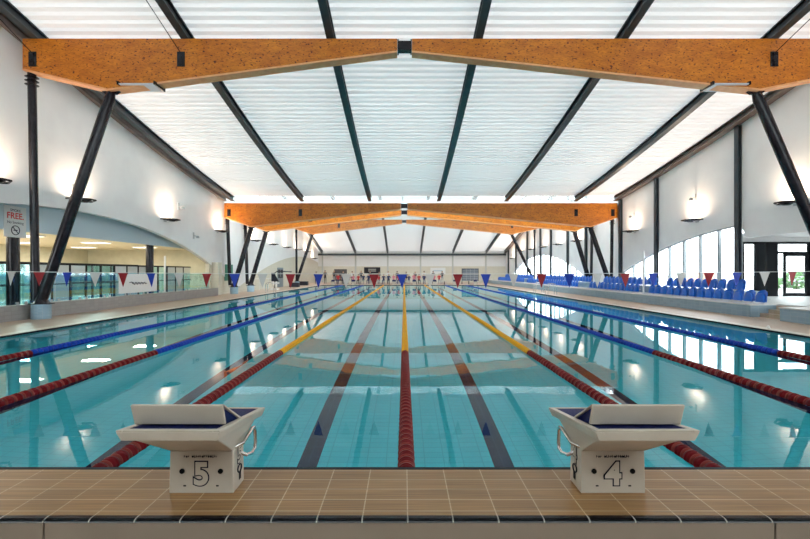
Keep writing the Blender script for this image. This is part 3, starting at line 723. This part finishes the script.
# ---------------------------------------------------------------- lane ropes
def float_mesh(name, m):
    mb = MB(); L_ = .112
    mb.lathe([(.022,-L_/2),(.058,-L_/2+.004),(.072,-.030),(.074,-.012),(.060,0),(.074,.012),(.072,.030),(.058,L_/2-.004),(.022,L_/2)], 18, axis='y')
    mb.lathe([(.055,-L_/2-.006),(.070,-L_/2-.004),(.070,-L_/2+.003),(.055,-L_/2+.005)], 18, axis='y', mi=1)
    o = mb.build(name, [m, M['disc'] if m is M['red'] else m]); me = o.data; bpy.data.objects.remove(o); return me
FM = {k: float_mesh('float', M[k]) for k in ('red','blue','yellow')}
PITCH = .128
def run_mesh(x_n, m):
    mb = MB()
    for i in range(x_n):
        y = i*PITCH
        mb.lathe([(.03,y-.05),(.07,y-.035),(.07,y-.01),(.058,y),(.07,y+.01),(.07,y+.035),(.03,y+.05)], 8, axis='y')
    o = mb.build('float_run', m); me = o.data; bpy.data.objects.remove(o); return me
RUN = {}
wh = {-3:'far left', -2:'second from the left', -1:'third from the left', 0:'middle', 1:'third from the right', 2:'second from the right', 3:'far right'}
for k in range(-3, 4):
    c = 'yellow' if abs(k) <= 1 else 'blue'
    r = empty('lane_rope', (2.5*k, Y0, .0))
    tag(r, 'floating lane rope, dark red near end then %s, %s' % (c, wh[k]), 'lane rope', 'lane ropes across the pool')
    MB().tube([(0,.02,0.01),(0,Y1-Y0-.02,0.01)], .012, 6).build('cable', M['cable'], r)
    ystart = .12 if abs(k) < 2 else (max(.12, 2.5*abs(k)*F/420 - Y0 - .6))
    y = .12
    while y < ystart: y += PITCH
    for i in range(100):
        o = bpy.data.objects.new('float', FM['red' if y < 5.75 else c]); COL.objects.link(o); o.parent = r; o.location = (0, y, .01)
        y += PITCH
    n = int((Y1-Y0-.15-y)/PITCH)
    if (c, n) not in RUN: RUN[(c,n)] = run_mesh(n, M[c])
    o = bpy.data.objects.new('float_run', RUN[(c,n)]); COL.objects.link(o); o.parent = r; o.location = (0, y, .01); o['kind'] = 'stuff'
    if ystart > .2:
        n0 = int((ystart-.12)/PITCH)
        ms = run_mesh(n0, M['red']); o = bpy.data.objects.new('float_run', ms); COL.objects.link(o); o.parent = r; o.location = (0,.12,.01); o['kind'] = 'stuff'

# ---------------------------------------------------------------- backstroke pennants
r = empty('pennant_line', (0, 8.65, 0)); tag(r, 'cord of red, white and blue pennants strung across the near end of the pool', 'pennants')
zc_ = lambda x: 1.60 + .0008*x*x
MB().tube([(x*.5,0,zc_(x*.5)) for x in range(-23,24)], .005, 6).build('cord', M['white_plastic'], r)
cols = ['flag_white','flag_red','flag_blue']
FL = {}
for cname in cols:
    mb = MB(); mb.prism([(-.095,0),(.095,0),(.0,-.275)], -.0015, .0015, 'y'); mb.box(-.097,.097,-.004,.004,-.02,.004)
    o = mb.build('pennant', M[cname]); FL[cname] = o.data; bpy.data.objects.remove(o)
for i in range(-19, 19):
    xpix = 401 + 27.9*i; x = (xpix-404)*8.65/F
    cname = cols[(i+2) % 3]      # the pennant at x = 401 px is blue
    o = bpy.data.objects.new('pennant', FL[cname]); COL.objects.link(o); o.parent = r; o.location = (x,0,zc_(x)-.01)
    o.rotation_euler = (random.uniform(-.08,.08),0,random.uniform(-.25,.25)); o['label'] = {'flag_white':'white','flag_red':'red','flag_blue':'blue'}[cname] + ' triangular pennant'
for s in (-1,1):
    r = empty('pennant_post', (s*11.62, 8.65, DECK)); tag(r, 'white post holding the pennant line, %s side' % ('left' if s < 0 else 'right'), 'post')
    MB().tube([(0,0,0),(0,0,1.75)], .03, 10).build('pole', M['white_plastic'], r); MB().lathe([(.15,0),(.15,.02),(.04,.05)],16).build('base', M['lightsteel'], r)
for i, (x, y, zb, zt_, lab) in enumerate(((-12.72,23.1,.55,2.5,'thin white pole standing on the low grey wall beside the banner'),(12.7,23.1,.5,2.75,'thin white pole standing among the blue seats at the right'))):
    r = empty('white_pole', (x,y,zb)); tag(r, lab, 'pole')
    MB().tube([(0,0,0),(0,0,zt_-zb)], .045, 12).build('pole', M['white_plastic'], r); MB().lathe([(.09,0),(.09,.02),(.05,.05)],14).build('base', M['lightsteel'], r)

# ---------------------------------------------------------------- stadium seats
def make_seat():
    r = empty('stadium_seat', (0,0,0))
    mb = MB(); n = 9; mrow = 8
    vs = []; vb = []
    for j in range(mrow):
        t = j/(mrow-1); z = .06 + .43*t
        hw = .225*(1 - .55*max(0,(t-.72)/.28)**2.2)
        for i in range(n):
            u = -1+2*i/(n-1)
            xx = .10 + .07*t - .05*(u*u) - .02*math.sin(t*PI)
            vs.append((xx, hw*u, z - .03*u*u*t)); vb.append((xx+.03, hw*u, z - .03*u*u*t))
    N = n*mrow; fs = []
    for j in range(mrow-1):
        for i in range(n-1):
            a = j*n+i; fs.append((a,a+1,a+n+1,a+n)); fs.append((N+a+n,N+a+n+1,N+a+1,N+a))
    edge = [i for i in range(n)] + [j*n+n-1 for j in range(1,mrow)] + [(mrow-1)*n+i for i in range(n-2,-1,-1)] + [j*n for j in range(mrow-2,0,-1)]
    for a, b in zip(edge, edge[1:]+edge[:1]): fs.append((a,b,N+b,N+a))
    mb.add(vs+vb, fs, 0, True); mb.build('backrest', M['seat'], r)
    # tipped-up pan, rounded shell leaning on the back
    mb = MB(); vs = []; vb = []
    for j in range(6):
        t = j/5; z = .05 + .31*t
        hw = .20*(1 - .45*max(0,(t-.6)/.4)**2)
        for i in range(n):
            u = -1+2*i/(n-1); xx = .0 + .03*t - .035*(1-u*u)*math.sin(.4+t*2.2)
            vs.append((xx, hw*u, z)); vb.append((xx+.05, hw*u*.96, z))
    N = n*6; fs = []
    for j in range(5):
        for i in range(n-1):
            a = j*n+i; fs.append((a,a+1,a+n+1,a+n)); fs.append((N+a+n,N+a+n+1,N+a+1,N+a))
    edge = [i for i in range(n)] + [j*n+n-1 for j in range(1,6)] + [5*n+i for i in range(n-2,-1,-1)] + [j*n for j in range(4,0,-1)]
    for a, b in zip(edge, edge[1:]+edge[:1]): fs.append((a,b,N+b,N+a))
    mb.add(vs+vb, fs, 0, True); mb.build('seat_pan', M['seat'], r)
    MB().box(.14,.18,-.03,.03,0,.30).box(.10,.22,-.05,.05,0,.015).box(.14,.18,-.26,.26,.16,.19).build('bracket', M['lightsteel'], r)
    return r
U_ = ['first','second','third','fourth','fifth','sixth','seventh','eighth','ninth','tenth','eleventh','twelfth','thirteenth','fourteenth','fifteenth','sixteenth','seventeenth','eighteenth','nineteenth']
ORD = U_ + ['twentieth'] + ['twenty-'+u for u in U_[:9]] + ['thirtieth'] + ['thirty-'+u for u in U_[:9]]
proto = make_seat(); first_used = False
rows = []   # (x, z, y list, row word)
def seat_run(y0, y1): 
    n = int((y1-y0)/.535)+1; return [y0+.535*i for i in range(n)]
runs = [('nearest block', 15.75, 22.9, 18.0), ('second block', 24.2, 30.6, 24.2), ('third block', 32.6, 45.5, 32.6), ('farthest block', 47.2, 60.0, 47.2)]
kids = [x for x in COL.objects if x.parent == proto]
for bl, ya, yb, yback in runs:
    for rowname, x, z, ylist in (('front', 12.85, .5, seat_run(ya, yb)), ('back', 13.85, .86, seat_run(yback, yb))):
        for i, y in enumerate(ylist):
            if not first_used: t = proto; first_used = True
            else:
                t = proto.copy(); COL.objects.link(t)
                for kk in kids: q = kk.copy(); q.parent = t; COL.objects.link(q)
            t.location = (x, y, z)
            pos = 'nearest one' if i == 0 else ('last one' if i == len(ylist)-1 else ORD[i] + ' from its near end')
            tag(t, 'blue tip-up seat, %s row of the %s, %s' % (rowname, bl, pos), 'seat', 'blue stadium seats')

# ---------------------------------------------------------------- pool ladders and railings
def ladder(x, y, s, label):
    r = empty('pool_ladder', (x,y,DECK)); tag(r, label, 'ladder', 'pool ladders')
    for q in (-.25,.25):
        MB().tube([(s*.55,q,0),(s*.55,q,.6),(s*.45,q,.75),(s*.15,q,.8),(-s*.02,q,.6),(-s*.08,q,0),(-s*.08,q,-.9)], .022, 8).build('handrail', M['chrome'], r)
    for z in (-.25,-.5,-.75): MB().box(-s*.08-.04,-s*.08+.04,-.25,.25,z-.01,z+.01).build('rung', M['chrome'], r)
ladder(PX+.05, 30.5, 1, 'chrome pool ladder on the right edge, the nearer one')
ladder(PX+.05, 27.8+5.5, 1, 'chrome pool ladder on the right edge, the farther one')
ladder(-PX-.05, 33.5, -1, 'chrome pool ladder on the left edge of the pool')
r = empty('handrail_fence', (-12.7, 36.8, DECK)); tag(r, 'white tubular railing along the left wall beyond the paired columns', 'railing')
fb_ = MB(); fb_.tube([(0,0,0),(0,0,1.0),(0,6.5,1.0),(0,6.5,0)], .025, 8); fb_.build('top_rail', M['white_plastic'], r)
for q in range(1,5): MB().tube([(0,q*1.3,0),(0,q*1.3,1.0)], .02, 8).build('post', M['white_plastic'], r)
# lifeguard stuff on the deck
for x, y, lab in ((-12.0,52.0,'black equipment box on the left deck by the last column'),(-11.6,46.0,'black equipment box on the left deck, the nearer of two')):
    o = MB().box(-.5,.5,-.3,.3,0,.42).box(-.52,.52,-.32,.32,.42,.47).build('equipment_box', M['dark'], loc=(x,y,DECK), bevel=.02); tag(o, lab, 'box')
o = MB().lathe([(.04,0),(.05,.03),(.02,.09)],12).build('small_float', M['white_plastic'], loc=(10.2,12.2,DECK)); tag(o, 'small white cap on the right pool edge near the front', 'cap')

# ---------------------------------------------------------------- end wall fittings
def board(name, x0, x1, z0, z1, m, label, cat, frame=True):
    r = empty(name, ((x0+x1)/2, YE-.02, (z0+z1)/2)); tag(r, label, cat); hw, hh = (x1-x0)/2, (z1-z0)/2
    if frame: MB().box(-hw-.06,hw+.06,-.05,.0,-hh-.06,hh+.06).build('board_frame', M['frame'], r)
    MB().box(-hw,hw,-.08,-.05,-hh,hh).build('panel', m, r); return r
b_ = board('scoreboard', -6.05, -3.7, 1.5, 2.3, M['dark'], 'black scoreboard on the end wall left of the middle', 'scoreboard')
MB().box(-.6,.6,-.09,-.08,.05,.22).box(-.6,.6,-.09,-.08,-.2,-.02).build('display_digits', mat('grey digits', (.3,.3,.28), .5), b_)
board('roller_shutter', -10.6, -8.8, .3, 2.0, mat('dark shutter', (.10,.09,.09), .5), 'dark shuttered opening at the left of the end wall', 'shutter')
b_ = board('wall_banner', 4.0, 6.3, 1.3, 2.3, M['white_plastic'], 'white banner hung on the end wall right of the middle', 'banner', False)
MB().box(-.7,.7,-.085,-.08,-.05,.1).build('banner_print', mat('pale blue print', (.45,.58,.66), .5), b_)
r = board('window_shutter', 8.85, 11.3, .35, 2.1, mat('grey blue louvre', (.16,.20,.25), .5), 'grey gridded window at the right of the end wall', 'window')
for q in range(1,6): MB().box(-1.2,1.2,-.10,-.08,-.87+.29*q,-.84+.29*q).build('slat', M['lightsteel'], r)
for q in range(1,4): MB().box(-1.22+.61*q,-1.19+.61*q,-.10,-.08,-.87,.87).build('mullion', M['lightsteel'], r)
def bench(x, y, L_, label):
    r = empty('bench', (x,y,DECK)); tag(r, label, 'bench', 'benches on the far deck')
    MB().box(-L_/2,L_/2,-.16,.16,.42,.45).build('seat', M['lightsteel'], r)
    for q in (-L_/2+.3, 0, L_/2-.3): MB().box(q-.03,q+.03,-.18,.18,0,.42).build('leg', M['dark'], r)
bench(-5.6, 55.07, 6.2, 'long grey bench on the far deck at the left'); bench(1.6, 55.07, 7.6, 'long grey bench on the far deck in the middle'); bench(7.6, 57.2, 2.4, 'short grey bench on the far deck at the right')

# ---------------------------------------------------------------- people at the far end
shirt_cols = {'red':(.55,.04,.05),'white':(.75,.75,.73),'navy':(.03,.04,.12),'black':(.02,.02,.025),'pink':(.65,.22,.28),'grey':(.3,.3,.31),'pale blue':(.35,.5,.65),'maroon':(.22,.03,.05)}
SM = {k: mat(k+' cloth', v, .8) for k, v in shirt_cols.items()}
HM = [mat('dark hair', (.03,.02,.015), .6), mat('brown hair', (.12,.06,.03), .6), mat('fair hair', (.45,.32,.16), .6)]
def person(x, y, z, face, seated, top, bottom, label, seed):
    rnd = random.Random(seed); k = rnd.uniform(.93,1.04)
    V = []; E = []; R = []
    def v(p, r): V.append((p[0]*k,p[1]*k,p[2]*k)); R.append(r*k); return len(V)-1
    def e(a,b): E.append((a,b))
    if seated:
        hip = v((0,0,.52),.13); dz = -.42; knee_y, foot_y = -.42, -.45
    else:
        hip = v((0,0,.95),.13); dz = 0; knee_y, foot_y = -.02, 0
    b0 = hip
    waist = v((0,-.01,1.10+dz),.115); chest = v((0,.0,1.28+dz),.145); up = v((0,0,1.42+dz),.11); neck = v((0,-.005,1.50+dz),.05)
    jaw = v((0,-.02,1.56+dz),.065); head = v((0,-.01,1.64+dz),.09); crown = v((0,.005,1.71+dz),.07)
    nose = v((0,-.105,1.61+dz),.014)
    e(b0,waist); e(waist,chest); e(chest,up); e(up,neck); e(neck,jaw); e(jaw,head); e(head,crown); e(head,nose)
    for s in (-1,1):
        hj = v((s*.09,0,.90 if not seated else .50),.085)
        if seated: kn = v((s*.10,-.42,.50),.06); an = v((s*.10,-.44,.10),.042); to = v((s*.11,-.58,.04),.035)
        else: kn = v((s*.10,-.01+rnd.uniform(-.04,.04),.50),.06); an = v((s*.10,.02,.09),.042); to = v((s*.12,-.12,.04),.038)
        e(b0,hj); e(hj,kn); e(kn,an); e(an,to)
        sh = v((s*.18,0,1.41+dz),.058); 
        bend = rnd.choice((0,1))
        el = v((s*.24,.02,1.13+dz),.042)
        wr = v((s*.22,-.22 if (bend or seated) else -.05,(1.08 if (bend or seated) else .88)+dz),.032); 
        fi = v((s*.21,-.32 if (bend or seated) else -.08,(1.08 if (bend or seated) else .77)+dz),.028)
        e(up,sh); e(sh,el); e(el,wr); e(wr,fi)
    me = bpy.data.meshes.new('person'); me.from_pydata(V, E, [])
    o = bpy.data.objects.new('person', me); COL.objects.link(o)
    m_ = o.modifiers.new('skin', 'SKIN'); 
    for i, sv in enumerate(me.skin_vertices[0].data): sv.radius = (R[i], R[i]*.85); sv.use_root = (i == 0)
    ss = o.modifiers.new('sub', 'SUBSURF'); ss.levels = 1; ss.render_levels = 1
    bpy.context.view_layer.update()
    me2 = bpy.data.meshes.new_from_object(o.evaluated_get(bpy.context.evaluated_depsgraph_get()))
    bpy.data.objects.remove(o)
    me2.materials.clear()
    for m in (M['skin'], SM[top], SM[bottom], M['dark']): me2.materials.append(m)
    hipz = (.52 if seated else .95)*k
    for p in me2.polygons:
        c = p.center; zz = c.z; p.use_smooth = True
        if zz > (1.47+dz)*k: p.material_index = 0
        elif abs(c.x) > .2*k and zz < (1.2+dz)*k and zz > hipz*.7: p.material_index = 0
        elif zz > hipz+.06 : p.material_index = 1
        elif zz < .08: p.material_index = 3
        else: p.material_index = 2
    o = bpy.data.objects.new('person', me2); COL.objects.link(o); o.location = (x,y,z+.005); o.rotation_euler = (0,0,face)
    tag(o, label, 'person', 'spectators at the far pool end')
    hz = (1.655+dz)*k
    h = MB(); prof = [(.02,.085),(.06,.072),(.092,.03),(.098,-.02),(.085,-.06)]
    h.lathe([(a*k,b*k) for a,b in prof], 14, (0,.015*k,hz)); h.build('hair', HM[seed % 3], o)
    return o
tops = ['red','navy','white','black','maroon','white','navy','pink','red','white','black','pale blue','navy','red','grey','black','white','maroon','pink','navy','white','black','red','navy']
k = 0
for row, px0, n, step in (('sitting', 338, 21, 5.05), ('standing', 316, 15, 9.0)):
    for i in range(n):
        px_ = px0 + step*i; y = 54.95 if row == 'sitting' else 57.2 + .5*(i % 2)
        x = (px_-404)*y/F; tp = tops[(k*5+i) % len(tops)]
        person(x, y, DECK + (.055 if row == 'sitting' else 0), random.uniform(-.15,.15), row == 'sitting', tp, ['navy','black','grey'][k % 3],
               'person %s on the far deck, %s top, %s of those %s' % (row, tp, ORD[i] + ' from the left', row), k)
        k += 1
